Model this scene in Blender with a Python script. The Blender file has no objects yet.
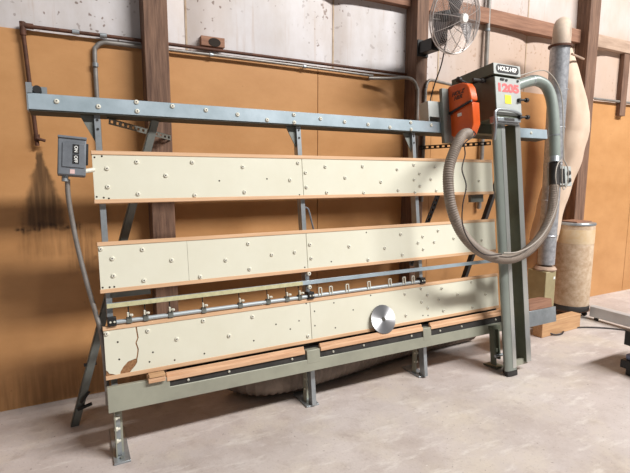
import bpy, bmesh, math, random
from mathutils import Vector, Matrix
random.seed(7)
S = bpy.context.scene
COL = S.collection
R = math.radians
LEAN = 0.1307           # how far the panel saw leans back against the wall
FOOT_Y = -0.92155       # where the plane of its boards meets the floor

# ---------------------------------------------------------------- materials
def lin(c):
    return tuple(((v/255)/12.92 if v/255 <= .04045 else ((v/255+.055)/1.055)**2.4) for v in c)
def nd(t, kind, **kw):
    n = t.nodes.new(kind)
    for k, v in kw.items(): setattr(n, k, v)
    return n
def mat(name, c, rough=.5, metal=0., var=.12, scale=8., stretch=(1,1,1), bump=0., bscale=None, c2=None, spec=.5, detail=6.):
    m = bpy.data.materials.new(name); m.use_nodes = True
    t = m.node_tree; b = t.nodes['Principled BSDF']
    b.inputs['Roughness'].default_value = rough; b.inputs['Metallic'].default_value = metal
    b.inputs['Specular IOR Level'].default_value = spec
    a = lin(c); c2 = lin(c2) if c2 else tuple(v*(1-2.2*var) for v in a)
    tc = nd(t, 'ShaderNodeTexCoord'); mp = nd(t, 'ShaderNodeMapping'); mp.inputs['Scale'].default_value = stretch
    t.links.new(tc.outputs['Object'], mp.inputs['Vector'])
    n = nd(t, 'ShaderNodeTexNoise'); n.inputs['Scale'].default_value = scale; n.inputs['Detail'].default_value = detail
    n.inputs['Roughness'].default_value = .65
    t.links.new(mp.outputs[0], n.inputs['Vector'])
    r = nd(t, 'ShaderNodeValToRGB'); r.color_ramp.elements[0].position = .3; r.color_ramp.elements[1].position = .7
    r.color_ramp.elements[0].color = (*c2, 1); r.color_ramp.elements[1].color = (*a, 1)
    t.links.new(n.outputs['Fac'], r.inputs['Fac']); t.links.new(r.outputs['Color'], b.inputs['Base Color'])
    if bump:
        n2 = nd(t, 'ShaderNodeTexNoise'); n2.inputs['Scale'].default_value = bscale or scale*4; n2.inputs['Detail'].default_value = 4
        t.links.new(mp.outputs[0], n2.inputs['Vector'])
        bp = nd(t, 'ShaderNodeBump'); bp.inputs['Strength'].default_value = bump; bp.inputs['Distance'].default_value = .01
        t.links.new(n2.outputs['Fac'], bp.inputs['Height']); t.links.new(bp.outputs['Normal'], b.inputs['Normal'])
    return m

def box_mask(t, sep, x0, x1, z0, z1, soft, warp):
    """0..1 inside a soft-edged rectangle of the object's own x, z"""
    def ss(sock, a, b_):
        mr = nd(t, 'ShaderNodeMapRange', interpolation_type='SMOOTHSTEP')
        mr.inputs['From Min'].default_value = a; mr.inputs['From Max'].default_value = b_
        t.links.new(sock, mr.inputs['Value']); return mr.outputs[0]
    def mul(p, q):
        m_ = nd(t, 'ShaderNodeMath', operation='MULTIPLY'); t.links.new(p, m_.inputs[0]); t.links.new(q, m_.inputs[1]); return m_.outputs[0]
    ax = nd(t, 'ShaderNodeMath', operation='ADD'); t.links.new(sep.outputs[0], ax.inputs[0]); t.links.new(warp, ax.inputs[1])
    az = nd(t, 'ShaderNodeMath', operation='ADD'); t.links.new(sep.outputs[2], az.inputs[0]); t.links.new(warp, az.inputs[1])
    return mul(mul(ss(ax.outputs[0], x0-soft, x0+soft), ss(ax.outputs[0], x1+soft, x1-soft)),
               mul(ss(az.outputs[0], z0-soft, z0+soft), ss(az.outputs[0], z1+soft, z1-soft)))

def _m(t, op, p, q):
    n = nd(t, 'ShaderNodeMath', operation=op)
    for i, v in enumerate((p, q)):
        if isinstance(v, (int, float)): n.inputs[i].default_value = v
        else: t.links.new(v, n.inputs[i])
    return n.outputs[0]
def hardboard():
    m = mat('hardboard', WALL_C, rough=.42, var=.1, scale=1.6, stretch=(1, 1, 1.6), c2=WALL_C2, spec=.35, bump=.05, bscale=30)
    t = m.node_tree; b = t.nodes['Principled BSDF']; base = b.inputs['Base Color'].links[0].from_socket
    tc = nd(t, 'ShaderNodeTexCoord'); sep = nd(t, 'ShaderNodeSeparateXYZ'); t.links.new(tc.outputs['Object'], sep.inputs[0])
    wn = nd(t, 'ShaderNodeTexNoise'); wn.inputs['Scale'].default_value = 9; wn.inputs['Detail'].default_value = 5
    t.links.new(tc.outputs['Object'], wn.inputs['Vector'])
    w = nd(t, 'ShaderNodeMapRange'); w.inputs['To Min'].default_value = -.09; w.inputs['To Max'].default_value = .09
    t.links.new(wn.outputs['Fac'], w.inputs['Value'])
    mp = nd(t, 'ShaderNodeMapping'); mp.inputs['Scale'].default_value = (38, 1, 3); t.links.new(tc.outputs['Object'], mp.inputs[0])
    sn = nd(t, 'ShaderNodeTexNoise'); sn.inputs['Scale'].default_value = 1; sn.inputs['Detail'].default_value = 6; t.links.new(mp.outputs[0], sn.inputs['Vector'])
    sr = nd(t, 'ShaderNodeMapRange'); sr.inputs['From Min'].default_value = .3; sr.inputs['From Max'].default_value = .62
    t.links.new(sn.outputs['Fac'], sr.inputs['Value'])
    def stain_and_tint(prev, rect, soft, amt, col, streak=True):
        msk = box_mask(t, sep, *rect, soft, w.outputs[0])
        if streak:
            q = nd(t, 'ShaderNodeMath', operation='MULTIPLY'); t.links.new(msk, q.inputs[0]); t.links.new(sr.outputs[0], q.inputs[1]); msk = q.outputs[0]
        q = nd(t, 'ShaderNodeMath', operation='MULTIPLY'); q.inputs[1].default_value = amt; t.links.new(msk, q.inputs[0])
        mx = nd(t, 'ShaderNodeMixRGB'); t.links.new(q.outputs[0], mx.inputs[0]); t.links.new(prev, mx.inputs[1]); mx.inputs[2].default_value = (*lin(col), 1)
        return mx.outputs[0]
    c = base
    def fan_stain(prev, x0, ztop, zbot, w0, w1, amt, col):
        """a run of grime that widens as it goes down"""
        M_ = lambda op, p, q: _m(t, op, p, q)
        dz = M_('SUBTRACT', ztop, sep.outputs[2]); f = M_('DIVIDE', dz, ztop-zbot)
        half = M_('ADD', M_('MULTIPLY', f, w1-w0), w0)
        dx = M_('ABSOLUTE', M_('SUBTRACT', sep.outputs[0], x0), 0)
        dx = M_('ADD', dx, M_('MULTIPLY', w.outputs[0], .5))
        e = nd(t, 'ShaderNodeMapRange', interpolation_type='SMOOTHSTEP'); e.inputs['From Min'].default_value = 1.1; e.inputs['From Max'].default_value = .55
        t.links.new(M_('DIVIDE', dx, half), e.inputs['Value'])
        g = nd(t, 'ShaderNodeMapRange', interpolation_type='SMOOTHSTEP'); g.inputs['From Min'].default_value = -.02; g.inputs['From Max'].default_value = .08
        t.links.new(f, g.inputs['Value'])
        h = nd(t, 'ShaderNodeMapRange', interpolation_type='SMOOTHSTEP'); h.inputs['From Min'].default_value = 1.03; h.inputs['From Max'].default_value = .94
        t.links.new(M_('ADD', f, M_('MULTIPLY', w.outputs[0], .4)), h.inputs['Value'])
        s2 = nd(t, 'ShaderNodeMapRange'); s2.inputs['From Min'].default_value = .2; s2.inputs['From Max'].default_value = .55; s2.inputs['To Min'].default_value = .5
        t.links.new(sn.outputs['Fac'], s2.inputs['Value'])
        q = M_('MULTIPLY', M_('MULTIPLY', M_('MULTIPLY', e.outputs[0], g.outputs[0]), M_('MULTIPLY', h.outputs[0], s2.outputs[0])), amt)
        mx = nd(t, 'ShaderNodeMixRGB'); t.links.new(q, mx.inputs[0]); t.links.new(prev, mx.inputs[1]); mx.inputs[2].default_value = (*lin(col), 1)
        return mx.outputs[0]
    c = base
    c = fan_stain(c, -.17, 1.70, 1.19, .012, .16, .9, (80, 58, 38))
    c = stain_and_tint(c, (-.32, .05, 1.185, 1.215), .015, .95, (56, 38, 24))
    c = stain_and_tint(c, (-.03, .12, .9, 1.2), .06, .6, (84, 58, 34))
    c = stain_and_tint(c, (-.30, .02, 1.0, 1.2), .05, .35, (100, 70, 42))
    c = stain_and_tint(c, (-.6, 1.6, -.1, .22), .12, .4, (92, 62, 34))  # darker brown band along the wall foot, left to middle
    # scattered knocks and smudges
    dn = nd(t, 'ShaderNodeTexNoise'); dn.inputs['Scale'].default_value = 13; dn.inputs['Detail'].default_value = 2
    t.links.new(tc.outputs['Object'], dn.inputs['Vector'])
    dr = nd(t, 'ShaderNodeMapRange'); dr.inputs['From Min'].default_value = .73; dr.inputs['From Max'].default_value = .8; dr.inputs['To Max'].default_value = .45
    t.links.new(dn.outputs['Fac'], dr.inputs['Value'])
    mx = nd(t, 'ShaderNodeMixRGB'); t.links.new(dr.outputs[0], mx.inputs[0]); t.links.new(c, mx.inputs[1]); mx.inputs[2].default_value = (*lin((95, 62, 36)), 1)
    t.links.new(mx.outputs[0], b.inputs['Base Color'])
    return m

def concrete():
    m = mat('concrete', FLOOR_C, rough=.55, var=.1, scale=.9, c2=FLOOR_C2, bump=.12, bscale=60, spec=.4, detail=12)
    t = m.node_tree; b = t.nodes['Principled BSDF']; base = b.inputs['Base Color'].links[0].from_socket
    tc = nd(t, 'ShaderNodeTexCoord')
    def layer(prev, scale, lo, hi, amt, col, detail=6, st=(1,1,1)):
        mp = nd(t, 'ShaderNodeMapping'); mp.inputs['Scale'].default_value = st; t.links.new(tc.outputs['Object'], mp.inputs[0])
        n = nd(t, 'ShaderNodeTexNoise'); n.inputs['Scale'].default_value = scale; n.inputs['Detail'].default_value = detail; n.inputs['Roughness'].default_value = .7
        t.links.new(mp.outputs[0], n.inputs['Vector'])
        r = nd(t, 'ShaderNodeMapRange'); r.inputs['From Min'].default_value = lo; r.inputs['From Max'].default_value = hi; r.inputs['To Max'].default_value = amt
        t.links.new(n.outputs['Fac'], r.inputs['Value'])
        mx = nd(t, 'ShaderNodeMixRGB'); t.links.new(r.outputs[0], mx.inputs[0]); t.links.new(prev, mx.inputs[1]); mx.inputs[2].default_value = (*lin(col), 1)
        return mx.outputs[0]
    c = layer(base, 1.3, .48, .66, .5, (208, 196, 176), 8)
    c = layer(c, 2.3, .50, .64, .4, (160, 144, 136), 10)
    c = layer(c, 9, .54, .68, .3, (146, 130, 122), 6)
    c = layer(c, 30, .68, .73, .6, (112, 98, 92), 2)
    c = layer(c, 70, .60, .70, .35, (140, 126, 120), 2)
    c = layer(c, 3.2, .54, .66, .45, (226, 220, 214), 12, (1, 3.2, 1))
    c = layer(c, 14, .66, .72, .6, (232, 227, 222), 5, (1, 2.4, 1))
    t.links.new(c, b.inputs['Base Color'])
    return m

# ---------------------------------------------------------------- mesh builder
class MB:
    def __init__(s): s.bm = bmesh.new()
    def face(s, vs, mi=0):
        f = s.bm.faces.new(vs); f.material_index = mi; return f
    def box(s, x0, x1, y0, y1, z0, z1, mi=0, M=None):
        v = [s.bm.verts.new((M @ Vector(p)) if M else p) for p in
             [(x0,y0,z0),(x1,y0,z0),(x1,y1,z0),(x0,y1,z0),(x0,y0,z1),(x1,y0,z1),(x1,y1,z1),(x0,y1,z1)]]
        for q in [(0,3,2,1),(4,5,6,7),(0,1,5,4),(1,2,6,5),(2,3,7,6),(3,0,4,7)]: s.face([v[i] for i in q], mi)
        return s
    def prism(s, poly, d0, d1, axis='y', mi=0):
        """polygon in the two other axes, pushed from d0 to d1 along axis"""
        def P(a, b, d):
            return {'y': (a, d, b), 'x': (d, a, b), 'z': (a, b, d)}[axis]
        A = [s.bm.verts.new(P(a, b, d0)) for a, b in poly]; B = [s.bm.verts.new(P(a, b, d1)) for a, b in poly]
        s.face(A, mi); s.face(B[::-1], mi)
        n = len(poly)
        for i in range(n): s.face([A[i], B[i], B[(i+1) % n], A[(i+1) % n]], mi)
        return s
    def rings(s, rs, cap=True, mi=0, closed=False):
        V = [[s.bm.verts.new(p) for p in r] for r in rs]; n = len(V[0])
        for i in range(len(V)-(0 if closed else 1)):
            a, b = V[i], V[(i+1) % len(V)]
            for k in range(n): s.face([a[k], a[(k+1) % n], b[(k+1) % n], b[k]], mi)
        if cap and not closed: s.face(V[0][::-1], mi); s.face(V[-1], mi)
        return s
    def tube(s, pts, r, seg=10, mi=0, closed=False, cap=True):
        pts = [Vector(p) for p in pts]; n = len(pts); rs = []
        up = None
        for i, p in enumerate(pts):
            if closed: t = pts[(i+1) % n]-pts[i-1]
            else: t = (pts[min(i+1, n-1)]-pts[max(i-1, 0)])
            t.normalize()
            if up is None:
                up = Vector((0, 0, 1)) if abs(t.z) < .9 else Vector((1, 0, 0))
            up = (up-t*up.dot(t)).normalized(); sd = t.cross(up)
            rr = r[i] if isinstance(r, (list, tuple)) else r
            rs.append([p+(up*math.cos(a)+sd*math.sin(a))*rr for a in [2*math.pi*k/seg for k in range(seg)]])
        return s.rings(rs, cap, mi, closed)
    def cyl(s, a, b, r, seg=16, mi=0, r2=None): return s.tube([a, b], [r, r if r2 is None else r2], seg, mi)
    def lathe(s, prof, c=(0,0,0), seg=32, mi=0, axis='z'):
        rs = []
        for r, h in prof:
            rg = []
            for k in range(seg):
                a = 2*math.pi*k/seg; u, v = r*math.cos(a), r*math.sin(a)
                rg.append({'z': (c[0]+u, c[1]+v, c[2]+h), 'y': (c[0]+u, c[1]+h, c[2]+v), 'x': (c[0]+h, c[1]+u, c[2]+v)}[axis])
            rs.append(rg)
        return s.rings(rs, True, mi)
    def build(s, name, mats, parent=None, bevel=0, smooth=True, M=None):
        if M is not None: bmesh.ops.transform(s.bm, matrix=M, verts=s.bm.verts)
        bmesh.ops.recalc_face_normals(s.bm, faces=s.bm.faces)
        me = bpy.data.meshes.new(name); s.bm.to_mesh(me); s.bm.free()
        for m in (mats if isinstance(mats, (list, tuple)) else [mats]): me.materials.append(m)
        if smooth:
            me.polygons.foreach_set('use_smooth', [True]*len(me.polygons)); me.set_sharp_from_angle(angle=R(38))
        o = bpy.data.objects.new(name, me); COL.objects.link(o)
        if parent: o.parent = parent
        if bevel:
            b = o.modifiers.new('Bevel', 'BEVEL'); b.width = bevel; b.segments = 2; b.limit_method = 'ANGLE'; b.angle_limit = R(40)
        return o
def spline(pts, n=8, closed=False):
    P = [Vector(p) for p in pts]; out = []; L = len(P)
    for i in range(L if closed else L-1):
        g = (lambda k: P[k % L]) if closed else (lambda k: P[max(0, min(L-1, k))])
        p0, p1, p2, p3 = g(i-1), g(i), g(i+1), g(i+2)
        for j in range(n):
            t = j/n
            out.append(.5*((2*p1)+(p2-p0)*t+(2*p0-5*p1+4*p2-p3)*t*t+(3*p1-p0-3*p2+p3)*t**3))
    if not closed: out.append(P[-1])
    return out
def resample(pts, step):
    out = [pts[0].copy()]; acc = 0
    for a, b in zip(pts, pts[1:]):
        L = (b-a).length; d = step-acc
        while d <= L and L > 0:
            out.append(a.lerp(b, d/L)); d += step
        acc = (acc+L) % step
    return out
def corrugated(pts, r, pitch, depth):
    p = resample(spline(pts, 24), pitch/2)
    return MB().tube(p, [r if i % 2 else r-depth for i in range(len(p))], 16)
def lettering(name, text, size, m, parent, loc, rot=(R(90), 0, 0), depth=.001, shear=0, bold=0, sx=1):
    c = bpy.data.curves.new(name, 'FONT'); c.body = text; c.size = size; c.extrude = depth; c.align_x = 'CENTER'; c.align_y = 'CENTER'
    c.shear = shear; c.offset = bold
    o = bpy.data.objects.new(name, c); COL.objects.link(o)
    dg = bpy.context.evaluated_depsgraph_get(); dg.update()
    me = bpy.data.meshes.new_from_object(o.evaluated_get(dg)); bpy.data.objects.remove(o)
    me.materials.clear(); me.materials.append(m); me.name = name
    o = bpy.data.objects.new(name, me); COL.objects.link(o); o.parent = parent
    o.location = loc; o.rotation_euler = rot; o.scale = (sx, 1, 1)
    return o
def thing(name, label, cat, loc=(0,0,0), rot=(0,0,0), group=None):
    o = bpy.data.objects.new(name, None); COL.objects.link(o); o.empty_display_size = .1
    o.location = loc; o.rotation_euler = rot; o['label'] = label; o['category'] = cat
    if group: o['group'] = group
    return o
def tag(o, label, cat, group=None):
    o['label'] = label; o['category'] = cat
    if group: o['group'] = group
    return o
def struct(o): o['kind'] = 'structure'; return o
def rebase(o, c):
    """put a one-mesh thing's origin at c (world) without moving it"""
    o.data.transform(Matrix.Translation(-Vector(c))); o.location = c; return o
def up(x, n, s):
    """a point of the leaning machine (across, out of its plane, up it) in the world"""
    return Vector((x, FOOT_Y+n*math.cos(LEAN)+s*math.sin(LEAN), -n*math.sin(LEAN)+s*math.cos(LEAN)))
WALL_C = (200, 150, 101); WALL_C2 = (180, 130, 82)
FLOOR_C = (204, 194, 190); FLOOR_C2 = (176, 164, 158)
M_wall = hardboard(); M_floor = concrete()
def insulation(): return M_white
M_white = mat('insulation_facing', (210, 206, 208), rough=.42, var=.05, scale=2.2, stretch=(2, 1, 1), c2=(190, 182, 178), bump=.1, bscale=5)
_t = M_white.node_tree; _bs = _t.nodes['Principled BSDF']; _c = _bs.inputs['Base Color'].links[0].from_socket
_tc = nd(_t, 'ShaderNodeTexCoord')
def _noise(sc, lo, hi, detail=2, st=(1, 1, 1)):
    mp = nd(_t, 'ShaderNodeMapping'); mp.inputs['Scale'].default_value = st; _t.links.new(_tc.outputs['Object'], mp.inputs[0])
    n = nd(_t, 'ShaderNodeTexNoise'); n.inputs['Scale'].default_value = sc; n.inputs['Detail'].default_value = detail; _t.links.new(mp.outputs[0], n.inputs['Vector'])
    r = nd(_t, 'ShaderNodeMapRange'); r.inputs['From Min'].default_value = lo; r.inputs['From Max'].default_value = hi; _t.links.new(n.outputs['Fac'], r.inputs['Value']); return r.outputs[0]
def _mix(prev, f, amt, col):
    mx = nd(_t, 'ShaderNodeMixRGB'); _t.links.new(_m(_t, 'MULTIPLY', f, amt), mx.inputs[0]); _t.links.new(prev, mx.inputs[1]); mx.inputs[2].default_value = (*lin(col), 1); return mx.outputs[0]
_c = _mix(_c, _noise(.7, .48, .62, 4), .55, (192, 172, 156))
_c = _mix(_c, _noise(1.6, .55, .75, 6, (1, 1, .4)), .5, (176, 152, 132))
_c = _mix(_c, _m(_t, 'MULTIPLY', _noise(26, .66, .70, 1), _noise(1.3, .45, .55, 2)), .7, (96, 66, 48))
_c = _mix(_c, _noise(30, .60, .72, 3, (1, 1, .06)), .3, (176, 150, 130))
_sp = nd(_t, 'ShaderNodeSeparateXYZ'); _t.links.new(_tc.outputs['Object'], _sp.inputs[0])
def _step(sock, a, b):
    r = nd(_t, 'ShaderNodeMapRange', interpolation_type='SMOOTHSTEP'); r.inputs['From Min'].default_value = a; r.inputs['From Max'].default_value = b; _t.links.new(sock, r.inputs['Value']); return r.outputs[0]
_dust = _m(_t, 'MULTIPLY', _step(_sp.outputs[0], 2.7, 3.6), _m(_t, 'ADD', _m(_t, 'MULTIPLY', _step(_sp.outputs[2], 3.3, 3.0), .45), .25))
_c = _mix(_c, _dust, 1., (190, 160, 136))
_t.links.new(_c, _bs.inputs['Base Color'])
M_seam = mat('seam_tape', (196, 176, 152), rough=.6, scale=9, c2=(150, 124, 98))
M_post = mat('rough_sawn_timber', (138, 106, 86), rough=.8, scale=5, stretch=(9, 9, .7), c2=(84, 60, 48), bump=.35, bscale=10)
M_girt = mat('girt_timber', (164, 122, 98), rough=.8, scale=4, stretch=(.7, 9, 9), c2=(120, 84, 66), bump=.2)
M_dusty = mat('dusty_girt_timber', (190, 165, 145), rough=.9, scale=4, stretch=(.7, 6, 6), c2=(150, 125, 108), bump=.2)
M_cream = mat('cream_laminate', (224, 222, 205), rough=.35, var=.04, scale=2.5, c2=(217, 214, 195), spec=.45)
M_core = mat('particle_board', (176, 132, 92), rough=.85, scale=90, c2=(120, 80, 50), bump=.5)
M_edge = mat('raw_edge_wood', (222, 184, 148), rough=.6, scale=3, stretch=(1, 12, 30), c2=(204, 162, 124))
M_ledge = mat('ledge_wood', (222, 182, 146), rough=.55, scale=3, stretch=(1.2, 14, 22), c2=(184, 136, 100), bump=.1)
M_beam = mat('painted_steel', (182, 197, 207), rough=.32, metal=.25, var=.06, scale=5, c2=(152, 168, 176))
M_green = mat('green_steel', (164, 164, 148), rough=.4, metal=.15, scale=4, c2=(146, 146, 132))
M_dkgreen = mat('dark_green_steel', (104, 108, 92), rough=.45, metal=.1, scale=6, c2=(84, 88, 74))
M_olive = mat('olive_steel', (172, 160, 124), rough=.5, metal=.1, scale=6, c2=(150, 138, 104))
M_column = mat('silver_green_steel', (150, 157, 150), rough=.32, metal=.45, scale=4, c2=(134, 141, 134))
M_channel = mat('dark_channel_paint', (70, 70, 60), rough=.6, scale=6, c2=(54, 54, 46))
M_alu = mat('worn_aluminium', (206, 208, 204), rough=.3, metal=.75, var=.05, scale=6, stretch=(20, 20, .6))
M_zinc = mat('zinc_steel', (178, 184, 188), rough=.35, metal=.6, scale=9, c2=(146, 152, 156))
M_tube = mat('satin_rod', (178, 186, 190), rough=.5, metal=.3, var=.05, scale=6)
M_tape = mat('scale_tape', (206, 200, 160), rough=.5, scale=40, stretch=(1, 1, 1), c2=(176, 172, 134))
M_black = mat('black_paint', (34, 33, 33), rough=.5, scale=8, c2=(24, 23, 23))
M_rubber = mat('black_rubber', (58, 54, 52), rough=.7, scale=14, c2=(38, 36, 34))
M_bolt = mat('bolt_steel', (232, 229, 214), rough=.4, metal=.0, scale=40, c2=(205, 201, 186))
M_slot = mat('bolt_socket', (70, 66, 60), rough=.6)
M_hole = mat('screw_hole', (46, 36, 28), rough=.9)
M_orange = mat('orange_enamel', (226, 98, 36), rough=.35, scale=5, c2=(200, 82, 30))
M_ink = mat('dark_ink', (78, 58, 48), rough=.6, scale=50)
M_head = mat('grey_enamel', (188, 192, 190), rough=.4, metal=.05, scale=5, c2=(172, 176, 172))
M_motor = mat('motor_grey', (128, 131, 126), rough=.45, metal=.2, scale=8, c2=(100, 103, 98))
M_red = mat('faded_red_print', (232, 112, 112), rough=.5, var=.05, scale=40)
M_yellow = mat('yellow_sticker', (240, 226, 60), rough=.5, var=.03)
M_letter = mat('white_print', (236, 236, 232), rough=.5, var=.02)
M_hose = mat('grey_hose', (146, 132, 120), rough=.6, scale=14, c2=(122, 110, 100))
M_duct = mat('dusty_flex_duct', (150, 134, 122), rough=.75, scale=9, c2=(112, 98, 88))
M_pipe = mat('grey_green_pipe', (150, 160, 154), rough=.35, scale=5, c2=(132, 142, 136))
M_cable = mat('pale_cable', (172, 164, 154), rough=.6, var=.04)
M_cord = mat('dark_cord', (52, 42, 40), rough=.6)
M_rust = mat('rusty_pipe', (104, 66, 48), rough=.7, metal=.2, scale=24, c2=(66, 42, 32))
M_emt = mat('conduit_steel', (160, 155, 150), rough=.45, metal=.4, scale=12, c2=(126, 120, 114))
M_box = mat('switch_grey', (122, 127, 134), rough=.45, scale=9, c2=(96, 100, 106))
M_galv = mat('galvanised_duct', (196, 198, 202), rough=.4, metal=.5, scale=28, c2=(142, 144, 150))
M_elbow = mat('dusty_elbow', (206, 186, 166), rough=.7, scale=12, c2=(176, 160, 146))
M_steelbase = mat('bright_steel', (206, 210, 214), rough=.35, metal=.4, scale=5, c2=(190, 194, 198))
M_bag = mat('filter_cloth', (216, 194, 174), rough=.9, scale=4, c2=(200, 176, 154), bump=.3, bscale=6)
M_drum = mat('worn_fibre_drum', (212, 192, 168), rough=.75, scale=18, c2=(176, 146, 116), bump=.15)
M_resin = mat('resin_streak', (206, 172, 124), rough=.4, scale=5, c2=(216, 202, 178))
M_timber = mat('offcut_timber', (206, 166, 124), rough=.7, scale=4, stretch=(1, 14, 14), c2=(176, 132, 94))
M_cage = mat('fan_wire', (196, 188, 184), rough=.4, metal=.4)
M_blade = mat('fan_blade', (92, 88, 90), rough=.5, c2=(74, 70, 72), scale=6)
M_blue = mat('blue_grey_tray', (128, 136, 166), rough=.5)
M_blue2 = mat('blue_tag', (52, 62, 104), rough=.6)
M_saw = mat('brushed_blade', (222, 222, 226), rough=.34, metal=.9, var=.04, scale=60)
_b = M_saw.node_tree.nodes['Principled BSDF']; _b.inputs['Anisotropic'].default_value = .85
_tg = nd(M_saw.node_tree, 'ShaderNodeTangent', direction_type='RADIAL', axis='Y'); M_saw.node_tree.links.new(_tg.outputs[0], _b.inputs['Tangent'])

# ---------------------------------------------------------------- the setting
struct(MB().box(-5, 12, -9, .2, -.1, 0).build('floor', M_floor))
wb = struct(MB().box(-5, .612, 0, .12, 0, 2.42).box(.616, 1.836, 0, .12, 0, 2.42).box(1.842, 3.06, 0, .12, 0, 2.42).box(3.064, 5.2, 0, .12, 0, 2.42).box(5.204, 6.50, 0, .12, 0, 2.42).box(6.508, 12, 0, .12, 0, 2.42).build('wall_back', M_wall))
mb = MB()                                               # bulging insulation blankets above the boards
seams = [-5, -3.0, -1.75, -.45, .79, 2.0, 3.15, 4.36, 5.55, 6.75, 8, 9.2, 12]
for a, b in zip(seams, seams[1:]):
    nx, nz = 14, 16
    g = []
    for i in range(nx+1):
        u = i/nx; col = []
        for j in range(nz+1):
            z = 2.42+1.9*j/nz
            bul = -.035*(1-abs(2*u-1)**6)+.006*math.sin(9*u+3*z+a*5)*(1-abs(2*u-1))
            col.append(mb.bm.verts.new((a+(b-a)*u, .04+bul, z)))
        g.append(col)
    for i in range(nx):
        for j in range(nz): mb.face([g[i][j], g[i+1][j], g[i+1][j+1], g[i][j+1]])
for a in seams[1:-1]:
    mb.box(a-.007, a+.007, .034, .05, 2.42, 4.32, 1)
struct(mb.build('wall_upper', [insulation(), M_seam]))
for i, (x0, x1, m) in enumerate([(-5, .475, M_girt), (.63, 2.73, M_girt), (2.86, 5.12, M_girt), (5.30, 12, M_dusty)]):
    struct(MB().box(x0, x1, -.06, .06, 3.005, 3.145).build('trim_%d' % (i+1), m, bevel=.004))
for i, (x0, x1, d) in enumerate([(.475, .63, .15), (2.73, 2.86, .15), (5.12, 5.30, .15)]):
    struct(MB().box(x0, x1, -d, .1, 0, 4.3).build('trim_%d' % (i+5), M_post, bevel=.006))
struct(MB().box(6.0, 6.12, -.05, .03, 2.27, 3.12).build('trim_8', M_post, bevel=.004))

# ---------------------------------------------------------------- pipes and conduits on the wall
t = thing('rusty_pipe', 'rust-brown iron pipe along the wall top, dropping down behind the left beam end', 'pipe', (-.2, -.03, 1.72))
p = lambda x, y, z: (x+.2, y+.03, z-1.72)
MB().tube([p(-.177, -.03, 1.72), p(-.207, -.03, 2.40)], .012).build('pipe', M_rust, t)
MB().tube([p(-.207, -.03, 2.435), p(.2, -.03, 2.437), p(2.72, -.03, 2.437)], .012).build('pipe', M_rust, t)
f = MB().cyl(p(-.207, -.03, 2.38), p(-.207, -.03, 2.458), .017); f.cyl(p(-.222, -.03, 2.437), p(-.15, -.03, 2.437), .017); f.build('elbow', M_rust, t)
for x in (.08, .24): MB().cyl(p(x-.02, -.03, 2.437), p(x+.02, -.03, 2.437), .016).build('coupling', M_zinc, t)
MB().cyl(p(-.177, -.03, 1.75), p(-.177, -.03, 1.79), .017).cyl(p(-.177, -.05, 1.765), p(-.13, -.05, 1.75), .009).build('valve', M_rust, t)
def conduit(label, pts, r, base, straps=()):
    t = thing('conduit', label, 'conduit', base)
    B = Vector(base)
    MB().tube([Vector(q)-B for q in spline(pts, 6)], r, 12).build('tube', M_emt, t)
    for x, y, z, ax in straps:
        q = Vector((x, y, z))-B; d = Vector((.012, 0, 0)) if ax == 'x' else Vector((0, 0, .012))
        MB().cyl(q-d, q+d, r+.005, 12).build('strap', M_zinc, t)
    return t
conduit('thin silver conduit rising behind the left end of the beam and bending right', [(.182, -.0155, 1.2), (.182, -.0155, 1.9), (.182, -.0155, 2.30), (.195, -.0155, 2.365), (.235, -.0155, 2.395), (.3, -.0155, 2.4), (.474, -.0155, 2.4)], .015, (.182, -.0155, 1.2), [(.182, -.0205, 2.25, 'z')])
conduit('straight silver conduit under the rusty pipe, between first and second timber post', [(.632, -.03, 2.4), (1.4, -.03, 2.4), (2.36, -.03, 2.39)], .010, (.632, -.03, 2.4), [(.95, -.03, 2.4, 'x'), (1.7, -.03, 2.397, 'x')])
conduit('silver conduit bending down across the front of the middle timber post', [(2.30, -.06, 2.36), (2.5, -.10, 2.37), (2.62, -.17, 2.375), (2.70, -.17, 2.35), (2.735, -.17, 2.29), (2.745, -.17, 2.2), (2.75, -.17, 1.3)], .014, (2.75, -.17, 1.3))
conduit('silver conduit arching rightwards just right of the middle timber post', [(2.83, -.17, 1.3), (2.83, -.17, 2.2), (2.835, -.17, 2.31), (2.86, -.165, 2.365), (2.92, -.15, 2.385), (3.10, -.09, 2.39), (3.7, -.03, 2.37)], .014, (2.83, -.17, 1.3))
conduit('grey vertical conduit running up the wall right of the round fan', [(3.705, -.04, 1.2), (3.70, -.04, 2.4), (3.69, -.04, 4.2)], .022, (3.705, -.04, 1.2), [(3.695, -.04, 2.95, 'z')])
conduit('dark conduit line along the wall to the right of the right timber post', [(5.3, -.03, 2.437), (7, -.03, 2.44), (10, -.03, 2.44)], .015, (5.3, -.03, 2.437))
o = MB().box(.88, 1.05, -.035, .03, 2.46, 2.525).prism([(.975+.045*math.cos(a), 2.488+.03*math.sin(a)) for a in [k*math.pi/8 for k in range(16)]], -.037, -.034, 'y', 1).build('wood_block', [M_girt, M_hole])
tag(rebase(o, (.98, 0, 2.46)), 'small brown wood block with a dark hole, fixed on the white upper wall', 'block')

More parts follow.
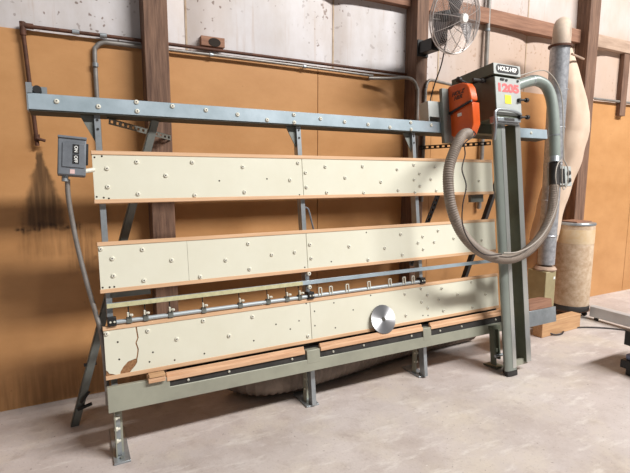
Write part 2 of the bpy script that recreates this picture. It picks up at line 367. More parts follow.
# ---------------------------------------------------------------- the panel saw
B1=[(0.173,1.588),(0.171,1.489),(0.326,1.625),(0.323,1.448),(0.477,1.55),(0.631,1.628),(0.634,1.435),(0.938,1.604),(0.94,1.449),(1.252,1.522),(1.316,1.633),(1.367,1.57),(1.367,1.474),(1.518,1.61),(1.518,1.437),(1.669,1.536),(1.818,1.616),(1.816,1.429),(1.967,1.506),(2.118,1.597),(2.117,1.444),(2.275,1.631),(2.325,1.567),(2.27,1.52),(2.434,1.525),(2.325,1.474),(2.482,1.615),(2.482,1.436),(2.939,1.511),(2.793,1.438),(2.273,1.425)]
H1=[(0.116,1.647),(0.114,1.436),(0.148,1.431),(0.173,1.426),(0.152,1.653),(0.786,1.519),(1.093,1.53),(1.314,1.425)]
B2=[(0.116,1.157),(0.17,1.101),(0.17,1.008),(0.326,1.139),(0.324,0.967),(0.48,1.067),(0.636,0.956),(0.795,1.041),(0.942,0.973),(0.943,1.13),(1.095,1.05),(1.255,1.054),(1.369,1.096),(1.373,1.005),(1.67,1.063),(1.821,0.958),(2.119,1.121),(1.97,1.03),(2.479,1.128),(2.325,1.092),(2.277,1.048),(2.323,0.996),(2.434,1.043),(2.635,1.059),(2.94,1.027),(2.123,0.969)]
H2=[(0.114,0.95),(0.148,0.948),(0.171,0.948),(1.523,0.97),(1.322,0.949),(1.819,1.151)]
B3=[(0.118,0.700),(0.327,0.684),(0.481,0.613),(0.638,0.696),(0.788,0.583),(0.943,0.677),(1.316,0.497),(2.283,0.704),(2.128,0.68),(2.339,0.648),(2.486,0.682),(2.449,0.597),(2.281,0.601),(2.337,0.549),(2.645,0.614),(2.799,0.698),(2.127,0.52),(2.492,0.507),(2.796,0.497),(2.951,0.582)]
H3=[(0.17,0.647),(0.172,0.552),(0.347,0.56),(0.326,0.51),(0.633,0.502),(0.462,0.495),(1.096,0.607),(1.258,0.606),(0.942,0.528),(1.193,0.562),(1.375,0.653),(1.372,0.557),(1.525,0.69),(1.526,0.52),(1.675,0.622),(1.317,0.712),(1.826,0.705),(2.287,0.498),(2.336,0.491)]
BB=[(-0.044,1.933),(0.151,1.92),(0.345,1.958),(0.346,1.908),(0.539,1.949),(0.732,1.939),(0.926,1.925),(1.119,1.903),(1.308,1.947),(1.308,1.897),(1.504,1.933),(1.692,1.922),(1.886,1.914),(2.076,1.903),(2.271,1.949),(2.272,1.897),(2.469,1.939),(3.61,1.929)]
saw = thing('panel_saw', 'long steel wall saw frame with three cream board strips, leaning towards the wall', 'saw', up(1.6, 0, 0), (-LEAN, 0, 0))
OX = 1.6
def part(mb, name, m, parent=None, bevel=0, M=None):
    """geometry given in the machine's own across/out/up lengths"""
    return mb.build(name, m, parent or saw, bevel, M=Matrix.Translation((-OX, 0, 0)) @ (M or Matrix()))
_bm = MB().lathe([(.0125, 0), (.0125, -.003), (.0085, -.008)], (0,0,0), 14, 0, 'y').lathe([(.004, -.0078), (.004, -.0088)], (.001,0,0), 8, 1, 'y')
bolt0 = _bm.build('bolt', [M_bolt, M_slot]); bolt_mesh = bolt0.data; bpy.data.objects.remove(bolt0)
def bolts(parent, pts, n=0, sc=1.):
    for x, s in pts:
        o = bpy.data.objects.new('bolt', bolt_mesh); COL.objects.link(o); o.parent = parent; o.location = (x-OX, n, s); o.scale = (sc, 1, sc)
        o.rotation_euler = (0, random.uniform(0, 6), 0)
def holes(mb, pts, n=-.0002, r=.0052):
    for x, s in pts:
        mb.prism([(x+r*math.cos(a), s+r*math.sin(a)) for a in [k*math.pi/4 for k in range(8)]], n-.0004, n+.001, 'y', 1)
SEAM = 1.345
strips = [(1.400, 1.683, B1, H1, []), (.918, 1.194, B2, H2, [.572]), (.450, .738, B3, H3, [])]
for k, (s0, s1, bs, hs, vs) in enumerate(strips):
    e = .022
    for x0, x1 in ((.104, SEAM-.002), (SEAM+.002, 3.10)):
        own = [q for q in bs if x0 <= q[0] < x1]
        mb = MB()
        if k == 2 and x0 < 1:                            # the board with the torn laminate
            mb.box(x0, x1, 0, .022, s0+e, s1-e, 0)
            o = part(mb, 'backing_panel', M_core)
            lam = MB()
            crack = [(.268, s1-e), (.274, .654), (.262, .627), (.271, .591), (.267, .564), (.260, .537)]
            lam.prism([(x0, s1-e), (x0, .505), (.112, .497), (.118, .485), (.137, .478), (.15, s0+e), (.172, s0+e), (.175, .485), (.19, .508), (.215, .532), (.256, .542)]
                      + [(a-.0035, b) for a, b in crack[::-1]], -.004, 0)
            lam.prism([(a+.0035, b) for a, b in crack] + [(.262, .520), (.25, .502), (.231, .483), (.222, s0+e), (x1, s0+e), (x1, s1-e)], -.004, 0)
            holes(lam, [q for q in hs if q[0] < x1], -.0042)
            part(lam, 'laminate_face', [M_cream, M_hole], o)
            bolts(o, own, -.004)
        else:
            cuts = [x0]+[v for v in vs if x0 < v < x1]+[x1]
            for a, b in zip(cuts, cuts[1:]): mb.box(a+(.0008 if a != x0 else 0), b-(.0008 if b != x1 else 0), -.004, .022, s0+e, s1-e, 0)
            holes(mb, [q for q in hs if x0 <= q[0] < x1], -.0042)
            o = part(mb, 'backing_panel', [M_cream, M_hole])
            bolts(o, own, -.004)
    part(MB().box(.1, 3.104, -.008, .026, s1-e, s1), 'edge_strip', M_edge, bevel=.002)
    part(MB().box(.1, 3.104, -.008, .026, s0, s0+e), 'edge_strip', M_edge, bevel=.002)
# beam
mb = MB().box(-.17, 3.83, 0, .006, 1.886, 1.968)
beam = part(mb, 'top_beam', M_beam, bevel=.0015)
mb = MB().box(-.168, 3.82, .006, .11, 1.880, 1.887).box(-.168, 3.82, .006, .11, 1.962, 1.967).box(-.168, -.162, .006, .11, 1.887, 1.962).box(3.814, 3.82, .006, .11, 1.887, 1.962).box(-.168, 3.82, .104, .11, 1.887, 1.962)
part(mb, 'beam_channel', M_channel, beam)
bolts(beam, BB, 0, 1.05)
part(MB().box(-.176, -.170, -.004, .05, 1.88, 2.02).box(-.17, -.15, -.004, .0, 1.968, 2.02).box(-.176, -.085, .045, .051, 1.968, 2.015), 'end_bracket', M_zinc, beam)
part(MB().lathe([(.02, 0), (.02, .04)], (-.128, .004, 1.99), 14, 0, 'y'), 'end_roller', M_black, beam)
# posts, gussets, feet
for x, foot, xo in ((.143, (-.10, .38), 0), (1.352, (-.07, .27), 0), (2.318, (-.05, .25), 0)):
    po = part(MB().box(x-.015, x+.015, .03, .036, .02, 1.884).box(x-.015, x-.011, .036, .085, .02, 1.884).box(x+.011, x+.015, .036, .085, .02, 1.884), 'frame_post', M_zinc)
    part(MB().prism([(x-.085, 1.884), (x-.015, 1.884), (x-.015, 1.74)], .05, .056), 'gusset', M_motor, po)
    mb = MB()
    for s in (1.855, 1.805): mb.lathe([(.007, 0), (.007, -.003)], (x, .03, s), 10, 0, 'y')
    part(mb, 'bolt_hole', M_black, po)
Winv = Matrix.Rotation(LEAN, 4, 'X') @ Matrix.Translation(-up(0, 0, 0))
def wpart(mb, name, m, parent=None, bevel=0):
    """geometry given in world lengths, kept in the machine's frame"""
    return part(mb, name, m, parent, bevel, M=Winv)
for x0, x1, y0, y1, ax, ay in ((.112, .196, -.955, -.565, .150, -.905), (1.30, 1.395, -.875, -.655, 1.345, -.82), (2.27, 2.36, -.86, -.65, 2.31, -.80)):
    fo = wpart(MB().box(x0, x1, y0, y1, 0, .012), 'foot', M_zinc, bevel=.002)
    wpart(MB().box(ax-.022, ax-.016, ay, ay+.05, .012, .30).box(ax-.022, ax+.02, ay+.045, ay+.05, .012, .30), 'leg_angle', M_green, fo)
    for z in (.10, .17, .235): wpart(MB().cyl((ax-.026, ay+.015, z), (ax+.006, ay+.015, z), .007, 8).cyl((ax-.016, ay+.015, z), (ax-.006, ay+.015, z), .013, 6), 'levelling_bolt', M_bolt, fo)
    wpart(MB().lathe([(.011, 0), (.011, .01)], ((x0+x1)/2, y0+.035, .012), 6), 'anchor_bolt', M_motor, fo)
# bottom rail
rail = part(MB().prism([(.10, .287), (3.12, .268), (3.12, .342), (.42, .364), (.42, .42), (.10, .424)], -.055, -.02)
            .box(.10, 3.12, -.02, .05, .372, .378), 'bottom_rail', M_green, bevel=.003)
part(MB().box(1.277, 1.372, -.056, .0, .33, .416), 'rail_bracket', M_green, rail, bevel=.003)
part(MB().box(2.238, 2.315, -.056, .0, .32, .414), 'rail_bracket', M_green, rail, bevel=.003)
for a, b in ((.42, 1.277), (1.372, 2.238), (2.315, 3.10)):
    q = part(MB().prism([(a, .364-.0080*(a-.42)), (b, .364-.0080*(b-.42)), (b, .408), (a, .408)], -.045, -.018), 'track_strip', M_rubber, rail)
    bolts(q, [(a+(b-a)*f, .380-.005*(a-.42)) for f in (.12, .4, .88)], -.045, .6)
part(MB().box(.42, 3.10, .026, .034, .30, .47), 'gap_shade_strip', M_black, rail)  # black sheet standing in for the shade in the gap above the ledges
part(MB().box(3.2, 3.75, -.06, .04, .25, .385), 'rail_end_box', M_zinc, rail, bevel=.004)
stand = part(MB().box(2.91, 3.0, -.095, -.05, .305, .335).box(2.92, 2.935, -.10, -.05, .02, .305).box(2.97, 2.985, -.10, -.04, .06, .305).box(2.91, 3.0, -.125, .02, .0, .014).box(2.935, 2.97, -.09, -.06, .12, .15), 'end_stand', M_dkgreen, rail, bevel=.003)
part(MB().cyl((2.91, -.11, .10), (3.0, -.11, .10), .012, 10), 'stand_bolt', M_zinc, rail)
for a, b in ((.405, 1.262), (1.378, 2.235), (2.312, 3.07)):
    le = part(MB().prism([(-.060, .398), (-.03, .398), (-.03, .440), (-.040, .446), (-.046, .443), (-.048, .427), (-.058, .424), (-.060, .420)], a, b, 'x'), 'support_ledge', M_ledge, bevel=.002)
# scale bar, tube and stops
part(MB().box(.128, 3.108, -.004, .016, .834, .860), 'stop_bar', M_beam, bevel=.001)
part(MB().box(.128, 1.30, -.0055, -.004, .835, .859), 'scale_tape', M_tape)
part(MB().cyl((.165, .0, .755), (2.29, .0, .755), .0125, 12), 'stop_tube', M_tube)
for x in (.148, 1.351, 2.295):
    part(MB().box(x-.022, x+.022, -.02, .034, .738, .785).lathe([(.006, -.02), (.006, -.026)], (x-.009, 0, .761), 8, 1, 'y').lathe([(.006, -.02), (.006, -.026)], (x+.011, 0, .761), 8, 1, 'y'), 'tube_clamp', [M_black, M_bolt], bevel=.002)
for x, s in ((1.351, .905), (1.351, .815)): bolts(part(MB().cyl((x, .0, s), (x, .03, s), .008, 8), 'standoff', M_bolt), [(x, s)], -.0, 1.2)
for x in (.235, .321, .456, .645, .869, 1.053, 1.183, 1.273):
    c = part(MB().box(x-.014, x+.014, -.016, .014, .742, .775).cyl((x, 0, .77), (x, 0, .80), .006, 8), 'stop_clip', M_motor, bevel=.002)
    mb = MB()
    mb.box(x-.011, x-.003, -.03, -.014, .778, .805).box(x+.002, x+.019, -.03, -.014, .781, .793).lathe([(.006, -.03), (.006, -.036)], (x+.014, 0, .787), 10, 0, 'y')
    part(mb, 'clip_knob', M_bolt, c, bevel=.002)
    part(MB().cyl((x, .01, .775), (x, .012, .835), .003, 6), 'clip_rod', M_black, c)
for x in (1.422, 1.503, 1.633, 1.811, 1.993, 2.121, 2.205):
    part(MB().box(x-.013, x-.008, -.016, -.006, .752, .808).box(x+.008, x+.013, -.016, -.006, .752, .808).box(x-.013, x+.013, -.016, -.006, .803, .808), 'stop_fork', M_bolt)
part(MB().box(.15, .36, .03, .05, .885, .912), 'cross_tie', M_motor)
part(MB().tube(spline([(1.345, .06, 1.33), (1.37, .06, 1.345), (1.405, .06, 1.33), (1.43, .06, 1.22), (1.455, .06, 1.12)], 6), .006, 8), 'loose_wire', M_box)
part(MB().box(2.88, 3.02, .03, .06, 1.34, 1.40), 'junction_plate', M_motor)
# rear braces
def angle_bar(a, b, w, t, m, name):
    a, b = Vector(a), Vector(b); d = (b-a); L = d.length; d.normalize()
    xx = Vector((1, 0, 0)); xx = (xx-d*xx.dot(d)).normalized(); yy = d.cross(xx)
    M = Matrix((xx, yy, d)).transposed().to_4x4(); M.translation = a
    mb = MB(); mb.box(0, w, 0, t, 0, L, 0, M); mb.box(0, t, 0, w, 0, L, 0, M)
    return wpart(mb, name, m)
def slotted(a, b, w, m, name, n=None):
    a, b = Vector(a), Vector(b); d = (b-a); L = d.length; d.normalize()
    yy = Vector((0, 1, 0)); yy = (yy-d*yy.dot(d)).normalized(); xx = yy.cross(d)
    M = Matrix((xx, yy, d)).transposed().to_4x4(); M.translation = a
    mb = MB(); mb.box(-w/2, -w*.22, 0, .004, 0, L, 0, M).box(w*.22, w/2, 0, .004, 0, L, 0, M).box(-w/2, -w/2+.004, 0, w*.7, 0, L, 0, M)
    k = int(L/.045)
    for i in range(k+1):
        z = L*i/k; mb.box(-w*.24, w*.24, 0, .004, max(0, z-.012), min(L, z+.012), 0, M)
    return wpart(mb, name, m)
br = angle_bar((-.095, -.42, 0), (.43, -.60, 1.86), .045, .006, M_motor, 'rear_brace')
wpart(MB().box(-.0, .07, -.455, -.44, .385, .402), 'brace_strap', M_black, br)
wpart(MB().cyl((-.05, -.45, .12), (.03, -.45, .14), .011, 8), 'brace_bolt', M_black, br)
wpart(MB().cyl((-.03, -.45, .16), (.02, -.45, .22), .009, 8), 'brace_bolt', M_black, br)
angle_bar((3.10, -.25, 0), (3.55, -.52, 1.85), .04, .006, M_rubber, 'rear_brace')
slotted((.205, -.62, 1.835), (.62, -.155, 1.79), .034, M_motor, 'wall_tie')
slotted((2.79, -.158, 1.785), (3.20, -.60, 1.815), .034, M_rubber, 'wall_tie')
slotted((3.07, -.30, 1.72), (2.62, -.30, .75), .05, M_black, 'diagonal_tie')

# ---------------------------------------------------------------- the sliding saw carriage
car = thing('saw_carriage', 'green twin-column saw carriage with orange motor cover, at the right end of the beam', 'saw', up(3.0, -.2, 0), (-LEAN, 0, 0))
CX = Matrix.Translation((-3.0, .2, 0))
def cpart(mb, name, m, parent=None, bevel=0): return mb.build(name, m, parent or car, bevel, M=CX)
col1 = cpart(MB().prism([(2.945, -.155), (2.905, -.19), (2.886, -.212), (2.882, -.225), (2.888, -.236), (2.905, -.244), (2.925, -.246), (2.985, -.246), (2.985, -.155)], .012, 1.93, 'z'), 'column', M_column)
cpart(MB().box(2.945, 2.984, -.2485, -.244, .03, 1.92), 'guide_strip', M_alu, col1)
cpart(MB().prism([(2.94, -.15), (2.89, -.21), (2.89, -.24), (2.92, -.25), (2.988, -.25), (2.988, -.15)], -.028, .012, 'z'), 'column_foot', M_rubber, col1)
col2 = cpart(MB().box(3.10, 3.155, -.245, -.232, .05, 1.93).box(3.10, 3.108, -.232, -.11, .05, 1.93).box(3.147, 3.155, -.232, -.11, .05, 1.93), 'column', M_dkgreen)
cpart(MB().box(3.102, 3.155, -.249, -.245, .05, 1.92), 'guide_strip', M_alu, col2)
cpart(MB().box(2.98, 3.14, -.225, -.20, .03, .075), 'column_tie', M_green)
head = cpart(MB().box(2.848, 3.128, -.29, -.07, 1.955, 2.262), 'head_box', [M_dkgreen], bevel=.004)
cpart(MB().box(2.852, 3.124, -.293, -.290, 1.975, 2.258), 'front_plate', M_head, head, bevel=.001)
L0 = lambda x, n, s: (x-3.0, n+.2, s)
lettering('model_number', '1205', .082, M_red, head, L0(2.984, -.294, 2.178), sx=1.5, bold=.0042)
cpart(MB().box(2.945, 3.012, -.2955, -.293, 2.062, 2.128), 'sticker', M_yellow, head)
mb = MB()
for x, s in ((2.905, 2.236), (2.925, 2.235), (2.96, 2.232), (3.085, 2.236)): mb.box(x, x+.018, -.300, -.293, s, s+.014)
cpart(mb, 'latch', M_black, head)
cap = cpart(MB().box(2.84, 3.135, -.29, .14, 2.278, 2.362), 'cap_box', M_dkgreen, bevel=.004)
cpart(MB().box(2.842, 3.133, -.2925, -.29, 2.280, 2.36), 'front_plate', M_head, cap)
cpart(MB().box(2.86, 3.115, -.26, .0, 2.262, 2.278), 'gasket', M_black, cap)
rr = lambda x0, x1, s0, s1, q: [(cx+q*math.cos(a), cs+q*math.sin(a)) for cx, cs, a0 in ((x1-q, s1-q, 0), (x0+q, s1-q, 90), (x0+q, s0+q, 180), (x1-q, s0+q, 270)) for a in [R(a0+15*i) for i in range(7)]]
pl = cpart(MB().prism(rr(2.866, 3.112, 2.291, 2.353, .028), -.2945, -.2925), 'name_plate', M_black, cap)
lettering('name_lettering', 'HOLZ-HER', .044, M_letter, pl, L0(2.989, -.2948, 2.3215), sx=1.0, bold=.0016)
plate = cpart(MB().box(2.75, 3.10, -.07, -.004, 1.88, 2.24), 'carriage_plate', M_dkgreen, bevel=.003)
cpart(MB().box(2.76, 3.10, -.004, .12, 1.985, 2.24), 'carriage_block', M_motor, plate, bevel=.003)
cpart(MB().box(2.45, 2.458, 0.0, .105, 1.97, 2.125).box(2.458, 2.62, 0.0, .008, 2.005, 2.125).box(2.458, 2.76, .09, .098, 1.99, 2.1), 'roller_bracket', M_head, plate, bevel=.001)
clamp = cpart(MB().box(2.835, 3.118, -.275, -.235, 1.915, 1.968).box(2.85, 3.105, -.30, -.275, 1.925, 1.955), 'clamp_block', M_zinc, bevel=.004)
for s in (1.963, 2.095):
    cpart(MB().cyl((3.085, -.31, s), (3.16, -.31, s+.004), .008, 8).lathe([(.016, 0), (.018, .02), (.012, .03)], (3.155, -.31, s+.004), 10, 0, 'x').box(3.08, 3.10, -.315, -.285, s-.012, s+.012), 'knob', M_black, clamp)
cpart(MB().box(2.92, 3.03, -.302, -.299, 1.932, 1.951), 'slot_cover', M_rubber, clamp)
cpart(MB().tube(spline([(2.80, -.30, 1.78), (2.80, -.32, 1.88), (2.80, -.32, 1.965), (2.815, -.32, 1.995), (2.85, -.32, 2.005), (2.95, -.32, 2.005), (3.02, -.315, 2.0), (3.10, -.305, 1.985)], 6), .011, 10), 'handle_bar', M_zinc, bevel=0)
# orange motor unit
mot = cpart(MB().box(2.56, 2.66, -.04, -.006, 1.80, 2.22), 'motor_base', M_motor, bevel=.004)
oc = cpart(MB().prism([(-.02, 2.03), (-.02, 2.215), (-.05, 2.235), (-.18, 2.225), (-.222, 2.208), (-.248, 2.17), (-.262, 2.10), (-.262, 2.075)], 2.625, 2.695, 'x'), 'motor_cover', M_orange, bevel=.008)
for i, (tx, s) in enumerate((('HOLZ', 2.16), ('HER', 2.125))):
    lettering('cover_lettering', tx, .040, M_ink, oc, L0(2.6238, -.135+.0*i, s), rot=(R(90), 0, R(-90)), shear=.35, sx=1.15, bold=.001)
gd = cpart(MB().prism([(-.02, 2.015), (-.262, 2.062), (-.262, 1.90), (-.235, 1.855), (-.22, 1.83), (-.12, 1.825), (-.02, 1.86)], 2.635, 2.71, 'x'), 'blade_guard', M_orange, bevel=.006)
cpart(MB().box(2.631, 2.635, -.155, -.115, 1.985, 2.008), 'rating_label', M_letter, gd)
cpart(MB().tube([(2.622, .0, 2.018), (2.622, -.06, 2.03), (2.622, -.27, 2.066)], .009, 8), 'cover_hinge', M_black, oc)
cpart(MB().cyl((2.69, -.1, 2.27), (2.78, -.1, 2.25), .012, 8).lathe([(.0, -.02), (.022, -.012), (.022, .012), (0.0, .02)], (2.68, -.1, 2.275), 12, 0, 'x'), 'lever', M_black)
cpart(MB().cyl((2.72, -.2, 2.25), (2.85, -.2, 2.25), .012, 8).lathe([(.018, 0), (.018, .03)], (2.80, -.2, 2.25), 10, 0, 'x'), 'lever', M_rubber)
# dust hose and rigid dust pipe
hz = [(2.65, -.20, 1.835), (2.58, -.25, 1.83), (2.49, -.29, 1.80), (2.385, -.33, 1.71), (2.30, -.34, 1.56), (2.283, -.345, 1.41), (2.30, -.35, 1.27), (2.36, -.355, 1.13), (2.46, -.36, 1.02), (2.59, -.36, .945), (2.74, -.355, .902), (2.90, -.35, .897), (3.07, -.345, .945), (3.235, -.34, 1.05), (3.36, -.33, 1.195), (3.43, -.31, 1.32), (3.48, -.29, 1.44)]
cpart(corrugated(hz, .038, .016, .0035), 'dust_hose', M_hose)
cpart(MB().tube(spline([(3.12, -.2, 2.215), (3.22, -.21, 2.255), (3.34, -.22, 2.29), (3.40, -.235, 2.295), (3.475, -.25, 2.265), (3.515, -.26, 2.20), (3.53, -.27, 2.10), (3.525, -.28, 1.9), (3.515, -.28, 1.66)], 6), .043, 18), 'dust_pipe', M_pipe)
for a, b in (((3.50, -.285, 1.62), (3.513, -.28, 1.665)), ((3.523, -.278, 1.84), (3.5232, -.278, 1.852))): cpart(MB().cyl(a, b, .047, 18), 'pipe_clip', M_zinc)
cpart(MB().cyl((3.35, -.221, 2.293), (3.358, -.222, 2.295), .045, 18), 'pipe_clip', M_zinc)
cpart(MB().tube([(3.483, -.29, 1.44), (3.50, -.285, 1.54), (3.513, -.28, 1.63)], [.041, .043, .043], 16), 'hose_cuff', M_rubber)
sb = cpart(MB().box(3.545, 3.63, -.28, -.18, 1.44, 1.60).box(3.63, 3.715, -.285, -.18, 1.43, 1.595), 'outlet_box', M_head, bevel=.004)
cpart(MB().box(3.575, 3.628, -.284, -.28, 1.455, 1.575), 'outlet_cover', M_black, sb)
for s in (1.54, 1.48): cpart(MB().lathe([(.019, 0), (.019, -.012), (.013, -.016)], (3.675, -.285, s), 12, 0, 'y'), 'outlet_socket', M_rubber, sb)
# cables
cpart(MB().tube(spline([(3.52, -.335, 1.64), (3.46, -.34, 1.60), (3.40, -.36, 1.50), (3.38, -.38, 1.30), (3.20, -.41, 1.10), (3.02, -.42, .99), (2.85, -.42, .945), (2.70, -.42, .95)], 8), .0045, 8), 'pale_cable', M_cable)
cpart(MB().tube(spline([(3.55, -.335, 1.64), (3.59, -.34, 1.56), (3.57, -.34, 1.44), (3.52, -.34, 1.40), (3.50, -.345, 1.47), (3.51, -.345, 1.6)], 8), .0045, 8), 'cable_loop', M_cable)
cpart(MB().tube(spline([(3.15, -.26, 2.30), (3.36, -.29, 2.355), (3.45, -.31, 2.34), (3.55, -.315, 2.25), (3.58, -.325, 2.1), (3.57, -.325, 1.8), (3.55, -.335, 1.64)], 8), .0045, 8), 'pale_cable', M_cable)
cpart(MB().tube(spline([(2.66, -.24, 1.85), (2.50, -.40, 1.78), (2.38, -.42, 1.72), (2.37, -.425, 1.64), (2.33, -.43, 1.54), (2.36, -.43, 1.43), (2.32, -.43, 1.30), (2.31, -.43, 1.17), (2.37, -.43, 1.05), (2.50, -.425, .955), (2.68, -.42, .94)], 8), .0045, 8), 'motor_cable', M_cord)

# ---------------------------------------------------------------- loose things on the machine
bl = MB(); T = 48; r0 = .104
prof = []
for i in range(T):
    a = 2*math.pi*i/T; prof += [(r0*math.cos(a), r0*math.sin(a)), ((r0-.004)*math.cos(a+.05), (r0-.004)*math.sin(a+.05))]
q = thing('circular_saw_blade', 'round bare metal saw blade propped against the lowest cream board', 'saw blade', up(1.906, -.0535, .4265), (-LEAN-R(13), 0, 0))
dk = MB().prism(prof, -.0016, .0016).build('disc', M_saw, q); dk.location = (0, 0, r0)
MB().lathe([(.016, -.0022), (.016, .0022)], (0, 0, r0), 24, 0, 'y').build('arbor_ring', M_slot, q)
t2 = thing('wood_block', 'short reddish wood offcut resting on the left end of the bottom rail', 'block', up(.35, -.03, .41), (-LEAN, 0, 0))
MB().box(-.045, .045, -.05, .03, 0, .03).build('block', M_ledge, t2, bevel=.003)
MB().box(-.04, .045, -.056, .0, .03, .045).build('shim', M_timber, t2, bevel=.002)
t3 = MB().box(-.15, .15, -.06, .06, 0, .075).build('wood_offcut', M_girt, bevel=.004); t3.location = up(3.55, .0, .387); t3.rotation_euler = (-LEAN, 0, 0)
tag(t3, 'pinkish timber offcut lying on top of the steel box right of the saw columns', 'block')
# switch box
sw = thing('switch_box', 'grey electrical switch box with black on/off label, left of the top cream board', 'switch', up(.002, -.02, 1.545), (-LEAN, R(4.5), 0))
MB().box(-.065, .065, -.035, .04, 0, .195).build('enclosure', M_box, sw, bevel=.006)
MB().box(-.045, .058, -.040, -.035, .04, .165).build('cover', M_box, sw, bevel=.003)
MB().box(-.066, .066, -.042, .04, .188, .20).build('rain_lip', M_box, sw, bevel=.002)
for z, tx in ((.135, 'ON'), (.083, 'OFF')):
    lb = MB().box(.002, .032, -.0415, -.040, z-.024, z+.024).build('label', M_black, sw)
    lettering('label_text', tx, .021, M_letter, lb, (.017, -.0417, z), rot=(R(90), R(90), 0), bold=.0006)
MB().box(-.008, .014, -.0362, -.035, .008, .030).build('rating_sticker', mat('pink_sticker', (222, 190, 186), var=.05), sw)
MB().box(.065, .075, -.03, .0, .06, .17).build('lever', M_black, sw, bevel=.003)
MB().cyl((.06, .0, .03), (.105, .02, .045), .012, 10).build('nipple', M_bolt, sw)
MB().cyl((-.03, 0, 0), (-.03, 0, -.03), .016, 12).build('connector', M_zinc, sw)
o = MB().tube(spline([up(-.018, .0, 1.53), up(-.019, .02, 1.43), up(.003, .05, 1.21), up(.04, .06, .98), up(.075, .06, .80), up(.098, .05, .66), up(.105, .06, .4), up(.105, .06, .30)], 8), .0125, 12).build('flexible_conduit', M_emt)
tag(rebase(o, up(.105, .06, .3)), 'grey bent conduit hanging down from the grey switch box', 'conduit')

# ---------------------------------------------------------------- fan
fan = thing('wall_fan', 'round wire-caged fan on a black bracket high on the middle timber post', 'fan', (2.79, -.15, 2.64))
C0 = Vector((-.03, -.42, .125))
d = Vector((.06, -1, -.2)).normalized(); rx = Vector((1, 0, 0)); rx = (rx-d*rx.dot(d)).normalized(); ry = rx.cross(d)*-1
if ry.z < 0: ry = -ry
FM = Matrix((rx, ry, d)).transposed().to_4x4(); FM.translation = C0
RF = .256
cg = MB()
def circ(r, z, n=40): return [FM @ Vector((r*math.cos(2*math.pi*k/n), r*math.sin(2*math.pi*k/n), z)) for k in range(n)]
dome = lambda r: .085*(1-(r/RF)**3)+.02
for r in [.04+.216*i/18 for i in range(18)]: cg.tube(circ(r, dome(r)), .0012, 5, closed=True)
for k in range(12):
    a = 2*math.pi*k/12; cg.tube([FM @ Vector((r*math.cos(a), r*math.sin(a), dome(r)+.003)) for r in (.03, .1, .17, .22, RF)], .0022, 5)
cg.tube(circ(RF, .02), .006, 8, closed=True)
cg.build('front_cage', M_cage, fan)
cg = MB()
back = lambda r: -.075*(1-(r/RF)**4)-.01
for r in [.07+.186*i/11 for i in range(11)]: cg.tube(circ(r, back(r)), .0012, 5, closed=True)
for k in range(12):
    a = 2*math.pi*k/12+.1; cg.tube([FM @ Vector((r*math.cos(a), r*math.sin(a), back(r))) for r in (.05, .13, .2, RF)], .0026, 5)
cg.tube(circ(RF, -.01), .005, 8, closed=True)
cg.build('rear_cage', M_cage, fan)
MB().lathe([(.0, .115), (.03, .112), (.036, .10), (.036, .085)], seg=20).build('badge', M_letter, fan, M=FM)
MB().lathe([(.04, -.04), (.045, .03), (.03, .06)], seg=20).build('hub', M_blade, fan, M=FM)
MB().lathe([(.05, -.20), (.07, -.18), (.075, -.06), (.05, -.045)], seg=20).build('motor', M_black, fan, M=FM)
for k in range(3):
    a0 = R(98+120*k); mb = MB(); g = []
    for i in range(9):
        u = i/8; r = .035+.195*u; hw = .28+.16*u; row = []
        for j in range(7):
            v = j/6*2-1; a = a0+hw*v*(1 if u < .9 else .92); row.append((r*math.cos(a), r*math.sin(a), -.005-.028*v))
        g.append(row)
    top = [[mb.bm.verts.new(q) for q in row] for row in g]; bot = [[mb.bm.verts.new((x, y, z-.003)) for x, y, z in row] for row in g]
    for i in range(8):
        for j in range(6):
            mb.face([top[i][j], top[i+1][j], top[i+1][j+1], top[i][j+1]]); mb.face([bot[i][j], bot[i][j+1], bot[i+1][j+1], bot[i+1][j]])
    for i in range(8):
        mb.face([top[i][0], bot[i][0], bot[i+1][0], top[i+1][0]]); mb.face([top[i][6], top[i+1][6], bot[i+1][6], bot[i][6]])
    for j in range(6):
        mb.face([top[0][j], top[0][j+1], bot[0][j+1], bot[0][j]]); mb.face([top[8][j], bot[8][j], bot[8][j+1], top[8][j+1]])
    mb.build('blade', M_blade, fan, M=FM)
MB().box(-.055, .065, -.012, -.001, -.07, .07).box(-.04, .05, -.17, -.012, -.05, .05).box(-.02, .05, -.26, -.16, -.02, .1).build('bracket', M_black, fan, bevel=.004)
MB().tube(spline([(.09, -.20, .02), (.12, -.12, -.15), (.115, -.05, -.3), (.10, -.02, -.45), (.09, -.03, -.7)], 6), .006, 8).build('power_cord', M_cord, fan)

# ---------------------------------------------------------------- dust collector, drum and the rest on the right
dc = thing('dust_collector', 'tall galvanised duct dust collector with tan cloth bag, right of the saw columns', 'dust collector', (4.19, -.5, 0))
mb = MB().tube([(-.01, 0, .66), (-.01, 0, 1.4), (-.03, 0, 2.74)], [.080, .082, .087], 28)
for z in (.95, 1.3, 1.65, 2.0, 2.35): mb.tube([(-.012, 0, z-.006), (-.012, 0, z), (-.012, 0, z+.006)], [.085, .0885, .085], 28)
mb.build('duct', M_galv, dc)
MB().tube([(-.03, 0, 2.738), (-.03, 0, 2.756)], .104, 28).build('flange', M_rust, dc)
MB().tube(spline([(-.03, 0, 2.756), (-.028, 0, 2.86), (.02, .03, 2.94), (.10, .08, 2.975), (.19, .135, 2.94), (.235, .165, 2.86), (.245, .17, 2.79)], 6), .074, 26).build('elbow', M_elbow, dc)
MB().tube([(-.02, 0, .60), (-.02, 0, .615), (-.02, 0, .64)], [.10, .108, .09], 28).build('base_flange', M_dusty, dc)
MB().box(-.12, .03, -.09, .12, .0, .60).build('blower_housing', M_olive, dc, bevel=.006)
MB().box(-.01, .015, -.094, -.09, .52, .545).build('switch_plate', M_letter, dc)
mb = MB(); rs = []
